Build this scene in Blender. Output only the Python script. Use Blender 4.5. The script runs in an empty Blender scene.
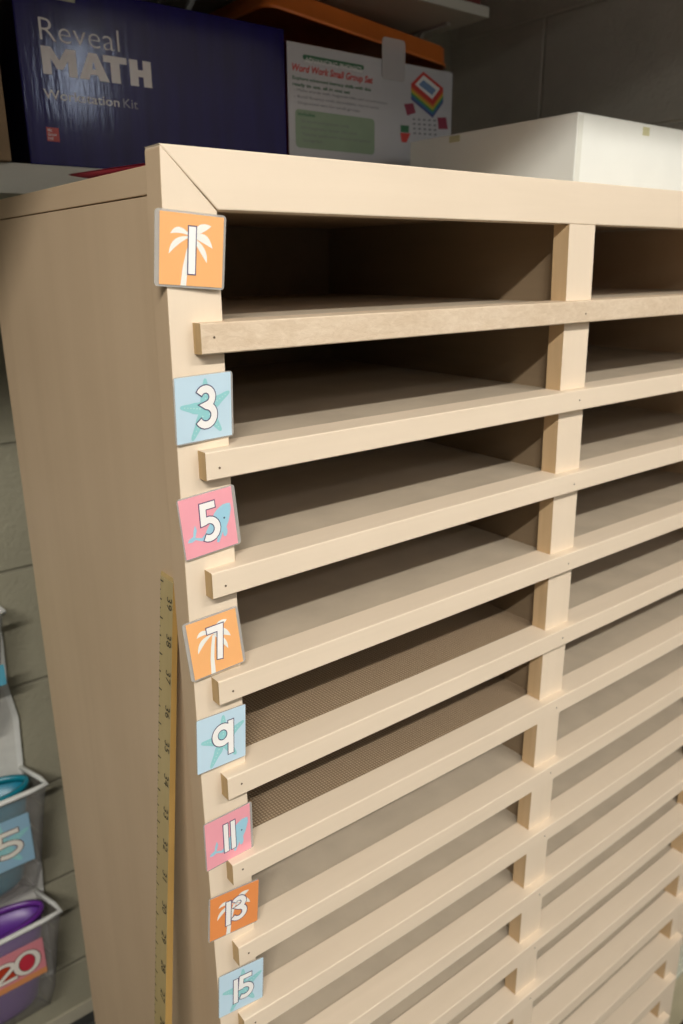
import bpy, bmesh, math, random
from mathutils import Vector, Matrix, Euler
from mathutils.geometry import tessellate_polygon
random.seed(7)
S = 0.0011                      # working unit (about 1.1 mm) to metres
FL = 1185.0                     # height of the working origin above the floor
C = bpy.context.scene.collection
PI = math.pi

def W(p): return Vector((p[0]*S, p[1]*S, (p[2]+FL)*S))

# ------------------------------------------------------------------ camera
CAM = (-202.5362, -417.5931, 30.5899); ROT = (1.2636, 0.0074, -0.6629); FPX = 780.2458
RM = Euler(ROT, 'XYZ').to_matrix()
def ray(u, v): return RM @ Vector(((u-341.5)/FPX, -(v-512)/FPX, -1.0))
def at(u, v, x=None, y=None, z=None):
    d = ray(u, v)
    if x is not None: t = (x-CAM[0])/d[0]
    elif y is not None: t = (y-CAM[1])/d[1]
    else: t = (z-CAM[2])/d[2]
    return Vector(CAM) + d*t
cd = bpy.data.cameras.new('camera'); cam = bpy.data.objects.new('camera', cd); C.objects.link(cam)
cam.location = W(CAM); cam.rotation_euler = ROT
cd.sensor_fit = 'VERTICAL'; cd.sensor_height = 36; cd.lens = FPX/1024*36
cd.clip_start = 0.01; cd.clip_end = 50
cd.dof.use_dof = True; cd.dof.focus_distance = 0.56; cd.dof.aperture_fstop = 8.0
sc = bpy.context.scene; sc.camera = cam

# ------------------------------------------------------------------ materials
def lin(c):
    return tuple(((v/255)/12.92 if v/255 <= .04045 else (((v/255)+.055)/1.055)**2.4) for v in c)
def new_mat(name):
    m = bpy.data.materials.new(name); m.use_nodes = True
    nt = m.node_tree; b = nt.nodes['Principled BSDF']
    return m, nt, b
def mat(name, col, rough=.6, var=.06, scale=30, bump=0.0, bscale=200, stretch=(1,1,1), spec=.5, alpha=1, metal=0, coat=0, trans=0):
    """col is a linear-light rgb albedo"""
    m, nt, b = new_mat(name); N = nt.nodes; L = nt.links
    b.inputs['Roughness'].default_value = rough
    b.inputs['Specular IOR Level'].default_value = spec
    b.inputs['Metallic'].default_value = metal
    b.inputs['Alpha'].default_value = alpha
    b.inputs['Coat Weight'].default_value = coat
    b.inputs['Transmission Weight'].default_value = trans
    tc = N.new('ShaderNodeTexCoord'); mp = N.new('ShaderNodeMapping'); mp.inputs['Scale'].default_value = stretch
    L.new(tc.outputs['Object'], mp.inputs['Vector'])
    n = N.new('ShaderNodeTexNoise'); n.inputs['Scale'].default_value = scale; n.inputs['Detail'].default_value = 5
    L.new(mp.outputs[0], n.inputs['Vector'])
    r = N.new('ShaderNodeValToRGB'); r.color_ramp.elements[0].position = .3; r.color_ramp.elements[1].position = .7
    r.color_ramp.elements[0].color = tuple(c*(1-var) for c in col)+(1,)
    r.color_ramp.elements[1].color = tuple(min(1, c*(1+var)) for c in col)+(1,)
    L.new(n.outputs['Fac'], r.inputs[0]); L.new(r.outputs[0], b.inputs['Base Color'])
    if bump:
        n2 = N.new('ShaderNodeTexNoise'); n2.inputs['Scale'].default_value = bscale; n2.inputs['Detail'].default_value = 3
        L.new(mp.outputs[0], n2.inputs['Vector'])
        bp = N.new('ShaderNodeBump'); bp.inputs['Strength'].default_value = bump; bp.inputs['Distance'].default_value = .001
        L.new(n2.outputs['Fac'], bp.inputs['Height']); L.new(bp.outputs[0], b.inputs['Normal'])
    return m
def wood(name, c1, c2, axis, rough=.6, bump=.15, scale=40, pull=.06):
    """painted or bare wood, grain running along axis (0 x, 1 y, 2 z)"""
    st = [1, 1, 1]; st[axis] = pull
    m, nt, b = new_mat(name); N = nt.nodes; L = nt.links
    b.inputs['Roughness'].default_value = rough; b.inputs['Specular IOR Level'].default_value = .3
    tc = N.new('ShaderNodeTexCoord'); mp = N.new('ShaderNodeMapping'); mp.inputs['Scale'].default_value = st
    L.new(tc.outputs['Object'], mp.inputs['Vector'])
    n = N.new('ShaderNodeTexNoise'); n.inputs['Scale'].default_value = scale; n.inputs['Detail'].default_value = 8; n.inputs['Roughness'].default_value = .65
    n.inputs['Distortion'].default_value = .6
    L.new(mp.outputs[0], n.inputs['Vector'])
    big = N.new('ShaderNodeTexNoise'); big.inputs['Scale'].default_value = 6; L.new(tc.outputs['Object'], big.inputs['Vector'])
    ad = N.new('ShaderNodeMix'); ad.data_type = 'FLOAT'; ad.inputs[0].default_value = .4
    L.new(n.outputs['Fac'], ad.inputs[2]); L.new(big.outputs['Fac'], ad.inputs[3])
    r = N.new('ShaderNodeValToRGB'); r.color_ramp.elements[0].position = .32; r.color_ramp.elements[1].position = .68
    r.color_ramp.elements[0].color = tuple(c1)+(1,); r.color_ramp.elements[1].color = tuple(c2)+(1,)
    L.new(ad.outputs[0], r.inputs[0]); L.new(r.outputs[0], b.inputs['Base Color'])
    bp = N.new('ShaderNodeBump'); bp.inputs['Strength'].default_value = bump; bp.inputs['Distance'].default_value = .0008
    L.new(n.outputs['Fac'], bp.inputs['Height']); L.new(bp.outputs[0], b.inputs['Normal'])
    return m
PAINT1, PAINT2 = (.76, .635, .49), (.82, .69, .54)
M = {}
M['paint_x'] = wood('cream_paint_grain_across', PAINT1, PAINT2, 0)
M['paint_z'] = wood('cream_paint_grain_upright', PAINT1, PAINT2, 2)
M['paint_worn'] = wood('cream_paint_rough_grain', (.60, .46, .32), (.78, .65, .50), 0, bump=.5, scale=240, pull=.4)
M['side'] = wood('tan_paint_and_shade', (.60, .44, .285), (.68, .51, .34), 2, scale=14, bump=.1)  # tan of the side panels; on the stile it stands in for shade
M['bare'] = wood('bare_pine', (.54, .37, .20), (.64, .46, .27), 2, scale=90, bump=.4)
M['bare_end'] = wood('bare_pine_end_grain', (.42, .28, .13), (.60, .43, .23), 2, scale=160, bump=.6)
M['board'] = mat('smooth_hardboard', (.50, .42, .32), .55, .07, 25, .1, 400)
M['panel'] = wood('brown_plywood', (.20, .145, .09), (.27, .195, .12), 1, scale=20, bump=.1)
M['nail'] = mat('nail_head', (.12, .08, .05), .6, .2)
M['dark'] = mat('dark_gap', (.03, .02, .012), .9, .1)
# hardboard laid rough side up: a screen pattern pressed into it
def woven():
    m, nt, b = new_mat('textured_hardboard'); N = nt.nodes; L = nt.links
    b.inputs['Roughness'].default_value = .85; b.inputs['Specular IOR Level'].default_value = .15
    tc = N.new('ShaderNodeTexCoord')
    ws = []
    for ang in (0, PI/2):
        mp = N.new('ShaderNodeMapping'); mp.inputs['Rotation'].default_value = (0, 0, ang); L.new(tc.outputs['Object'], mp.inputs['Vector'])
        w = N.new('ShaderNodeTexWave'); w.inputs['Scale'].default_value = 108; w.inputs['Distortion'].default_value = .6; w.inputs['Detail Scale'].default_value = 60
        L.new(mp.outputs[0], w.inputs['Vector']); ws.append(w)
    mm = N.new('ShaderNodeMath'); mm.operation = 'MULTIPLY'; L.new(ws[0].outputs['Fac'], mm.inputs[0]); L.new(ws[1].outputs['Fac'], mm.inputs[1])
    r = N.new('ShaderNodeValToRGB'); r.color_ramp.elements[0].color = (.24, .165, .10, 1); r.color_ramp.elements[1].color = (.52, .40, .27, 1)
    r.color_ramp.elements[1].position = .6
    L.new(mm.outputs[0], r.inputs[0]); L.new(r.outputs[0], b.inputs['Base Color'])
    bp = N.new('ShaderNodeBump'); bp.inputs['Strength'].default_value = .8; bp.inputs['Distance'].default_value = .001
    L.new(mm.outputs[0], bp.inputs['Height']); L.new(bp.outputs[0], b.inputs['Normal'])
    return m
M['woven'] = woven()

# ------------------------------------------------------------------ mesh helpers
def link_mesh(name, bm, m, parent=None, smooth=False):
    me = bpy.data.meshes.new(name); bm.normal_update(); bm.to_mesh(me); bm.free()
    if isinstance(m, (list, tuple)):
        for k in m: me.materials.append(k)
    else: me.materials.append(m)
    if smooth:
        for p in me.polygons: p.use_smooth = True
    o = bpy.data.objects.new(name, me); C.objects.link(o)
    if parent is not None:
        o.parent = parent; o.matrix_parent_inverse = parent.matrix_basis.inverted()
    return o
def tag(o, label=None, cat=None, group=None, kind=None):
    if label: o['label'] = label
    if cat: o['category'] = cat
    if group: o['group'] = group
    if kind: o['kind'] = kind
    return o
def empty(name, loc, label=None, cat=None, group=None):
    o = bpy.data.objects.new(name, None); C.objects.link(o); o.location = W(loc); o.empty_display_size = .02
    return tag(o, label, cat, group)
def add_box(bm, a, b, bev=0, mi=0):
    x0, y0, z0 = a; x1, y1, z1 = b
    vs = [bm.verts.new(W(p)) for p in ((x0,y0,z0),(x1,y0,z0),(x1,y1,z0),(x0,y1,z0),(x0,y0,z1),(x1,y0,z1),(x1,y1,z1),(x0,y1,z1))]
    fs = [bm.faces.new([vs[i] for i in f]) for f in ((0,3,2,1),(4,5,6,7),(0,1,5,4),(1,2,6,5),(2,3,7,6),(3,0,4,7))]
    for f in fs: f.material_index = mi
    if bev:
        es = {e for f in fs for e in f.edges}
        bmesh.ops.bevel(bm, geom=list(es), offset=bev*S, segments=2, affect='EDGES', profile=.6)
    return fs
def box(name, a, b, m, parent=None, bev=0.0):
    bm = bmesh.new(); add_box(bm, a, b, bev); return link_mesh(name, bm, m, parent)
def prism_y(name, pts, y0, y1, m, parent=None, bev=0):
    """outline in (x, z), extruded from y0 to y1"""
    bm = bmesh.new()
    f = [bm.verts.new(W((x, y0, z))) for x, z in pts]; k = [bm.verts.new(W((x, y1, z))) for x, z in pts]
    bm.faces.new(f); bm.faces.new(k[::-1]); n = len(pts)
    for i in range(n): bm.faces.new((f[i], k[i], k[(i+1) % n], f[(i+1) % n]))
    bmesh.ops.recalc_face_normals(bm, faces=bm.faces)
    if bev: bmesh.ops.bevel(bm, geom=list(bm.edges), offset=bev*S, segments=2, affect='EDGES', profile=.6)
    return link_mesh(name, bm, m, parent)

# ================================================================== THE CABINET
P = 76.2; H = 17.75; T = 9.4; D = 15.4; NR = 15
XW0, XM0, XM1, XR0, XR1 = 34.1, 363.0, 397.9, 724.4, 764.9
ZT, ZR = 92.9, 60.6
A = [-.8, .3, -.9, -1.1, -.7, 2.8, 3.2, 7.2]; Mo = [0, 1.0, 2.2, .4, -1.6, -1.6, -3.6, -3.5, -3.6, -2.3, 0]
X0 = [14.0, 12.1, 11.5, 11.4, 13.7, 13.6, 14.4, 15.5]
def zi(i, x):
    a = A[i] if i < 8 else 5.0; m = Mo[i] if i < 11 else 0.0; r = 0.0
    xa, xm, xr = 15.0, 365.0, 730.0               # smooth sag of the hand cut strips
    t = x
    la = (t-xm)*(t-xr)/((xa-xm)*(xa-xr)); lm = (t-xa)*(t-xr)/((xm-xa)*(xm-xr)); lr = (t-xa)*(t-xm)/((xr-xa)*(xr-xm))
    return -P*i + a*la + m*lm + r*lr
BOW = [(60, -4.2), (0, -1.5), (-76, .2), (-150, 2.6), (-228, 4.4), (-306, 5.6), (-382, 5.4), (-460, 5.0), (-537, 4.2), (-613, 4.0), (-690, 3.6), (-762, 3.4), (-1190, 5.5)]
def lean(z):
    # the centre post is slightly warped
    for (a, p), (b, q) in zip(BOW, BOW[1:]):
        if z >= b: return p+(q-p)*min(1, max(0, (a-z)/(a-b)))
    return BOW[-1][1]
cab = empty('mail_sorter', (382, 190, -FL), 'large cream painted wooden sorter with two columns of thin paper shelves, standing on the floor', 'sorter')
ZB = -1143.0     # top of bottom rail
# frame: mitred at the top corners
g = .6
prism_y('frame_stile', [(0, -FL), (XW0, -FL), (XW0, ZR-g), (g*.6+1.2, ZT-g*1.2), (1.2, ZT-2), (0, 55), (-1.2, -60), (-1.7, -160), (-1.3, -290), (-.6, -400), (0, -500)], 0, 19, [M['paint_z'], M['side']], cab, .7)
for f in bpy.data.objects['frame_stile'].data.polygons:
    if f.normal.x < -.9: f.material_index = 1  # cream stile's outer side in darker tan: its shade put into the colour
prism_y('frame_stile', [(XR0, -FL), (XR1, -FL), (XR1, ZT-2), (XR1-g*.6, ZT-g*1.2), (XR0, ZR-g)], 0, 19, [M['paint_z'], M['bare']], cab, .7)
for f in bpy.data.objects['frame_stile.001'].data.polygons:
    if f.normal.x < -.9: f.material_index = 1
tr = prism_y('frame_top_rail', [(g*1.2, ZT), (XW0+g, ZR+g*.3), (XR0-g, ZR+g*.3), (XR1-g*1.2, ZT)], 0, 19, M['paint_x'], cab, .9)
box('frame_bottom_rail', (XW0, 0, -FL), (XR0, 16.6, ZB), M['paint_x'], cab, .6)
# dark backing seen in the mitre crack
prism_y('mitre_backing', [(3, ZT-4), (6, ZT-4), (XW0+2, ZR+2), (XW0-1, ZR+2)], 2, 15.5, M['dark'], cab)
# centre post
bm = bmesh.new()
zt, zb = ZR, ZB
rings = []
for k in range(41):
    z = zt+(zb-zt)*k/40
    rings.append([bm.verts.new(W((x+lean(z), y, z))) for (x, y) in ((XM0, 0), (XM1, 0), (XM1, D), (XM0, D))])
for a, b in zip(rings, rings[1:]):
    for i in range(4):
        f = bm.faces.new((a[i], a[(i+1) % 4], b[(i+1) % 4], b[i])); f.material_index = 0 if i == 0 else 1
bm.faces.new(rings[0]); bm.faces.new(rings[-1][::-1])
bmesh.ops.recalc_face_normals(bm, faces=bm.faces)
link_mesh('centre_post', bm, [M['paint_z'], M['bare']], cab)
# carcass
YB = 380
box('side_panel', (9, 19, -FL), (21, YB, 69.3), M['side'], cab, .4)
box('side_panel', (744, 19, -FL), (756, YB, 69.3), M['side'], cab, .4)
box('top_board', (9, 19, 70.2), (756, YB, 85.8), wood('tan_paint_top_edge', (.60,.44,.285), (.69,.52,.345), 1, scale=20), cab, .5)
box('back_panel', (21, 349, -FL), (744, 354, 70.2), M['panel'], cab)
box('divider_panel', (377, D, -FL), (384, 349, 70.2), M['panel'], cab)
# front strips, one for every shelf
def strip(i):
    bm = bmesh.new(); x0 = X0[i] if i < 8 else 15.0; x1 = 744.0 + random.uniform(-2, 2)
    n = 14
    def seg(xs, y0, y1, cap):
        rings = []; c = .7
        for x in xs:
            z = zi(i, x)
            sec = ((y0, z-H+c), (y0, z-c), (y0+c*.4, z-c*.35), (y0+c, z), (y1, z), (y1, z-H), (y0+c, z-H)) if cap else ((y0, z-H), (y0, z), (y1, z), (y1, z-H))
            rings.append([bm.verts.new(W((x, yy, zz))) for yy, zz in sec])
        n_ = len(rings[0])
        for a, b in zip(rings, rings[1:]):
            for k in range(n_):
                bm.faces.new((a[k], b[k], b[(k+1) % n_], a[(k+1) % n_]))
        f = bm.faces.new(rings[0]); f.material_index = 1 if cap else 0
        f = bm.faces.new(rings[-1][::-1]); f.material_index = 1 if cap else 0
    seg([x0+(x1-x0)*k/n for k in range(n+1)], -T, 0, True)
    lm = lean(-P*i)
    seg([XW0+.1+(XM0+lm-XW0-.2)*k/6 for k in range(7)], 0, D, False)
    seg([XM1+lm+.1+(XR0-XM1-lm-.2)*k/6 for k in range(7)], 0, D, False)
    bmesh.ops.recalc_face_normals(bm, faces=bm.faces)
    o = link_mesh('front_strip', bm, [M['paint_worn'] if i in (0,) else M['paint_x'], M['bare_end']], cab)
    # nail heads
    for x in (x0+9+random.uniform(-1, 2), XM0+16+lm):
        z = zi(i, x)-H*.5+random.uniform(-2, 2)
        b2 = bmesh.new()
        mtx = Matrix.Translation(W((x, -T-.1, z))) @ Matrix.Rotation(PI/2, 4, 'X')
        bmesh.ops.create_cone(b2, cap_ends=True, segments=10, radius1=.75*S, radius2=.75*S, depth=.3*S, matrix=mtx)
        link_mesh('nail_head', b2, M['nail'], o)
for i in range(NR): strip(i)
# shelves, left and right column
for i in range(NR):
    for (xa, xb) in ((21, 377), (384, 744)):
        bm = bmesh.new(); n = 6; rings = []
        for k in range(n+1):
            x = xa+(xb-xa)*k/n; z = zi(i, x)-2.0
            rings.append([bm.verts.new(W(q)) for q in ((x, D+1.3, z-3.2), (x, D+1.3, z), (x, 349, z), (x, 349, z-3.2))])
        for a, b in zip(rings, rings[1:]):
            for k in range(4): bm.faces.new((a[k], b[k], b[(k+1) % 4], a[(k+1) % 4]))
        bm.faces.new(rings[0]); bm.faces.new(rings[-1][::-1])
        bmesh.ops.recalc_face_normals(bm, faces=bm.faces)
        sh = link_mesh('shelf', bm, M['woven'] if (i in (4, 5) and xa < 100) else M['board'], cab)
        if i in (4, 5) and xa < 100: sh['label'] = 'shelf board laid with its coarse woven side up'

# ================================================================== NUMBER CARDS
def cmat(name, rgb, rough=.35): return mat(name, lin(rgb), rough, .02, 40)
K = dict(orange=cmat('card_orange', (244, 180, 118)), orange2=cmat('card_deep_orange', (236, 148, 84)), blue=cmat('card_pale_blue', (196, 222, 238)), pink=cmat('card_pink', (242, 165, 178)),
         teal=cmat('starfish_teal', (150, 210, 214)), dots=cmat('starfish_dots', (190, 228, 226)), palm=cmat('palm_white', (238, 238, 232)), shark=cmat('shark_blue', (160, 208, 228)),
         white=cmat('numeral_white', (246, 244, 242)), line=cmat('numeral_outline', (70, 60, 105)), eye=cmat('eye_grey', (60, 80, 105)), black=cmat('print_black', (30, 30, 34)))
M['laminate'] = mat('laminate_film', (.55, .53, .50), .12, .02, 30, alpha=.55, spec=.6)
def plane_pt(fr, u, v, lift):
    """fr = (origin(top-left), ex, ey(down), normal) in working units"""
    o, ex, ey, n = fr; return o + ex*u + ey*v + n*lift
def poly(name, fr, pts, lift, m, parent):
    return polys(name, fr, [pts], lift, m, parent)
def polys(name, fr, plist, lift, m, parent):
    bm = bmesh.new()
    for pts in plist:
        vs = [bm.verts.new(W(plane_pt(fr, u, v, lift))) for u, v in pts]
        for t in tessellate_polygon([[Vector((u, v, 0)) for u, v in pts]]): bm.faces.new([vs[k] for k in t])
    return link_mesh(name, bm, m, parent)
def slab(name, fr, u0, v0, u1, v1, r, l0, l1, m, parent):
    """rounded thin sheet with real thickness"""
    pts = []
    for cx, cy, a0 in ((u1-r, v0+r, -90), (u1-r, v1-r, 0), (u0+r, v1-r, 90), (u0+r, v0+r, 180)):
        for k in range(5):
            a = math.radians(a0+k*22.5); pts.append((cx+r*math.cos(a), cy+r*math.sin(a)))
    bm = bmesh.new()
    f = [bm.verts.new(W(plane_pt(fr, u, v, l1))) for u, v in pts]; b = [bm.verts.new(W(plane_pt(fr, u, v, l0))) for u, v in pts]
    bm.faces.new(f); bm.faces.new(b[::-1]); n = len(pts)
    for i in range(n): bm.faces.new((f[i], b[i], b[(i+1) % n], f[(i+1) % n]))
    bmesh.ops.recalc_face_normals(bm, faces=bm.faces)
    return link_mesh(name, bm, m, parent)
def arc(cu, cv, r, a0, a1, n=14, ry=None):
    ry = ry or r
    return [(cu+r*math.cos(math.radians(a0+(a1-a0)*k/n)), cv-ry*math.sin(math.radians(a0+(a1-a0)*k/n))) for k in range(n+1)]
def ribbon_sides(pts, w, ext):
    n = len(pts); closed = (abs(pts[0][0]-pts[-1][0])+abs(pts[0][1]-pts[-1][1])) < 1e-6
    L, R = [], []
    P2 = [Vector(p) for p in pts]
    if not closed:
        d0 = (P2[0]-P2[1]).normalized(); d1 = (P2[-1]-P2[-2]).normalized(); P2[0] = P2[0]+d0*ext; P2[-1] = P2[-1]+d1*ext
    for i in range(n):
        a = (P2[i]-P2[i-1]).normalized() if i > 0 else ((P2[0]-P2[-2]).normalized() if closed else None)
        b = (P2[i+1]-P2[i]).normalized() if i < n-1 else ((P2[1]-P2[0]).normalized() if closed else None)
        a = a or b; b = b or a
        na, nb = Vector((-a.y, a.x)), Vector((-b.y, b.x)); m = (na+nb)
        if m.length < .2: m = na
        m.normalize(); k = 1/max(.45, m.dot(na))
        L.append(P2[i]+m*k*w/2); R.append(P2[i]-m*k*w/2)
    return L, R
def strokes(name, fr, lines, w, lift, m, parent, ext=0):
    bm = bmesh.new(); cnt = 0
    for pts in lines:
        L, R = ribbon_sides(pts, w, ext)
        for i in range(len(L)-1):       # every span a hair above the last, so crossings stay clean
            cnt += 1; l = lift+cnt*.0015
            bm.faces.new([bm.verts.new(W(plane_pt(fr, q[0], q[1], l))) for q in (L[i], L[i+1], R[i+1], R[i])])
    return link_mesh(name, bm, m, parent)
def xf(lines, cu, cv, sx, sy): return [[(cu+(u-.5)*sx, cv+(v-.5)*sy) for u, v in l] for l in lines]
DG = {
 '1': [[(.5, .17), (.5, .83)]],
 '3': [arc(.495, .345, .125, 152, -88) + arc(.495, .625, .15, 84, -150)],
 '5': [[(.645, .215), (.415, .215), (.40, .475)] + arc(.49, .61, .155, 118, -128)],
 '7': [[(.37, .245), (.645, .245), (.545, .83)]],
 '9': [arc(.47, .42, .155, 0, 360, 24), [(.645, .19), (.645, .83)]],
 '2': [arc(.5, .35, .14, 165, -30) + [(.36, .76), (.67, .76)]],
 '0': [arc(.5, .5, .16, 0, 360, 24, .29)],
}
def icon_palm(fr, par, lift):
    def frond(tip, c1, c2, base=(.49, .31)):
        q = []
        for c, rev in ((c1, 0), (c2, 1)):
            s = [((1-t)**2*base[0]+2*t*(1-t)*c[0]+t*t*tip[0], (1-t)**2*base[1]+2*t*(1-t)*c[1]+t*t*tip[1]) for t in [k/8 for k in range(9)]]
            q += s if not rev else s[::-1][1:-1]
        return q
    fr_ = [frond((.16, .29), (.27, .08), (.33, .25)), frond((.14, .57), (.16, .28), (.34, .36)), frond((.80, .14), (.58, .05), (.68, .25)),
           frond((.83, .45), (.74, .15), (.63, .36)), frond((.74, .66), (.77, .42), (.56, .42))]
    tr_ = [(.47, .33), (.53, .33), (.485, .5), (.44, .72), (.42, 1.0), (.33, 1.0), (.36, .74), (.41, .52)]
    polys('palm_tree_print', fr, fr_+[tr_], lift, K['palm'], par)
def icon_star(fr, par, lift):
    c = Vector((.53, .52)); tips = [(.53, .05), (.97, .30), (.80, .90), (.26, .98), (.07, .44)]
    pts = []
    for i, t in enumerate(tips):
        t = Vector(t); d = (t-c); L = d.length; d.normalize(); n = Vector((-d.y, d.x))
        t2 = Vector(tips[(i+1) % 5]); d2 = (t2-c).normalized()
        for r, w in ((.22, -.085), (.30, -.062), (L-.06, -.04), (L-.012, -.024), (L, 0), (L-.012, .024), (L-.06, .04), (.30, .062), (.22, .085)):
            pts.append(tuple(c+d*r+n*w))
        pts.append(tuple(c+(d+d2).normalized()*.155))
    bm = bmesh.new(); vs = [bm.verts.new(W(plane_pt(fr, u, v, lift))) for u, v in pts]
    for t in tessellate_polygon([[Vector((u, v, 0)) for u, v in pts]]): bm.faces.new([vs[k] for k in t])
    o = link_mesh('starfish_print', bm, K['teal'], par)
    dl = []
    for t in tips:
        t = Vector(t)
        for k in range(2, 8):
            q = c.lerp(t, k/8.6); r = .016-.001*k; dl.append([(q.x+r*math.cos(a), q.y+r*math.sin(a)) for a in [j*PI/3 for j in range(6)]])
    polys('starfish_dots', fr, dl, lift+.04, K['dots'], o)
def icon_shark(fr, par, lift):
    px = [(210,500),(270,503),(300,470),(320,420),(350,365),(380,285),(405,250),(430,225),(462,200),(495,188),(530,183),(540,230),(532,290),(522,340),(500,400),(510,430),(508,460),(500,482),(485,490),(472,480),(466,445),(455,480),(430,545),(410,540),(415,490),(370,512),(320,526),(265,530),(212,520),(180,542),(140,548),(150,520),(190,490),(192,440),(205,388),(222,430)]
    e1, e2, o = Vector((485, -145)), Vector((75, 520)), Vector((55, 180)); det = e1.x*e2.y-e1.y*e2.x
    pts = []
    for q in px:
        d = Vector(q)-o; pts.append(((d.x*e2.y-d.y*e2.x)/det, (e1.x*d.y-e1.y*d.x)/det))
    s = poly('shark_print', fr, pts, lift, K['shark'], par)
    d = Vector((477, 320))-o; eu, ev = (d.x*e2.y-d.y*e2.x)/det, (e1.x*d.y-e1.y*d.x)/det
    poly('shark_eye', fr, [(eu+.018*math.cos(a), ev+.018*math.sin(a)) for a in [j*PI/4 for j in range(8)]], lift+.05, K['eye'], s)
CARDS = [  # number, x, y, z, roll, swing, tip, width, height, paper, icon, digit layout, print inset (l, t, r, b), label
 ('1', (14.0, -3.2, 38.7), (-4.4, -5, 2.2), (42, 40.6), 'orange', 'palm', [('1', .5, .5, 1, 1)], (.065, .03, .035, .03), 'orange laminated number 1 card with a white palm, topmost on the left frame stile'),
 ('3', (16.6, -3.2, -50.3), (1.2, 2.5, 4.8), (40.1, 40.6), 'blue', 'star', [('3', .53, .49, 1, 1)], (.02, .01, .035, .02), 'pale blue number 3 card with a starfish, just below the topmost strip'),
 ('5', (16.1, -2.2, -122.2), (4.7, 0, 0), (40.2, 40.4), 'pink', 'shark', [('5', .5, .49, 1, 1)], (.02, .02, .06, .02), 'pink number 5 card with a blue shark, between the 3 and 7 cards'),
 ('7', (13.7, -3.2, -204.8), (3.9, -2.0, -3.9), (40.2, 41.0), 'orange', 'palm', [('7', .5, .47, 1, .95)], (.06, .03, .05, .02), 'orange number 7 card with a white palm, beside the top of the metre stick'),
 ('9', (14.7, -2.6, -277.4), (-4.0, 3.8, -1.6), (39.5, 40.2), 'blue', 'star', [('9', .54, .5, 1, 1)], (.01, .01, .01, .01), 'pale blue number 9 card, starfish behind the numeral, below the orange 7 card'),
 ('11', (16.1, -2.2, -358.7), (-.4, 1.9, 0), (39.9, 40.2), 'pink', 'shark', [('1', .44, .49, 1, .92), ('1', .60, .49, 1, .92)], (.02, .02, .05, .02), 'pink number 11 card with two white bars over a shark, below the 9 card'),
 ('13', (15.8, -2.9, -424.4), (-3.3, -4.2, 2.0), (40.8, 39.8), 'orange2', 'palm', [('1', .37, .5, 1, .86), ('3', .585, .47, .86, .86)], (.03, .02, .01, .02), 'deeper orange number 13 card, palm behind both numerals, above the 15 card'),
 ('15', (18.4, -2.6, -500.4), (-3.5, -5.3, -.1), (38.1, 39.5), 'blue', 'star', [('1', .37, .52, 1, .88), ('5', .585, .5, 1, .88)], (.01, .01, .02, .01), 'pale blue number 15 card, lowest of the cards on the wooden stile'),
]
def draw_digits(fr, layout, root, lift, sw, white, line, ow=.032):
    for ch, cu, cv, sx, sy in layout:
        ls = xf(DG[ch], cu, cv, sx, sy)
        dg = strokes('numeral', fr, ls, sw, lift+.09, white, root)
        strokes('numeral_outline', fr, ls, sw+ow, lift, line, dg, ext=ow/2)
def make_card(no, c, rot, wh, paper, icon, layout, inset, label):
    root = empty('number_card', c, label, 'number card')
    w, h = wh
    r, sw_, tp = [math.radians(a) for a in rot]
    R = Matrix.Rotation(sw_, 3, 'Z') @ Matrix.Rotation(tp, 3, 'X') @ Matrix.Rotation(-r, 3, 'Y')
    ex, ey, n = R @ Vector((w, 0, 0)), R @ Vector((0, 0, -h)), R @ Vector((0, -1, 0))
    fr = (Vector(c)-ex/2-ey/2, ex, ey, n)
    slab('laminate_pouch', fr, 0, 0, 1, 1, .05, -.25, .25, M['laminate'], root)
    l, t, rr, b = inset
    sub = (fr[0]+ex*l+ey*t, ex*(1-l-rr), ey*(1-t-b), n)
    paper_o = slab('printed_paper', sub, 0, 0, 1, 1, .004, .27, .45, K[paper], root)
    {'palm': icon_palm, 'star': icon_star, 'shark': icon_shark}[icon](sub, paper_o, .52)
    draw_digits(sub, layout, root, .66, .11 if len(no) == 1 else .098, K['white'], K['line'])
for cdef in CARDS: make_card(*cdef)

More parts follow.
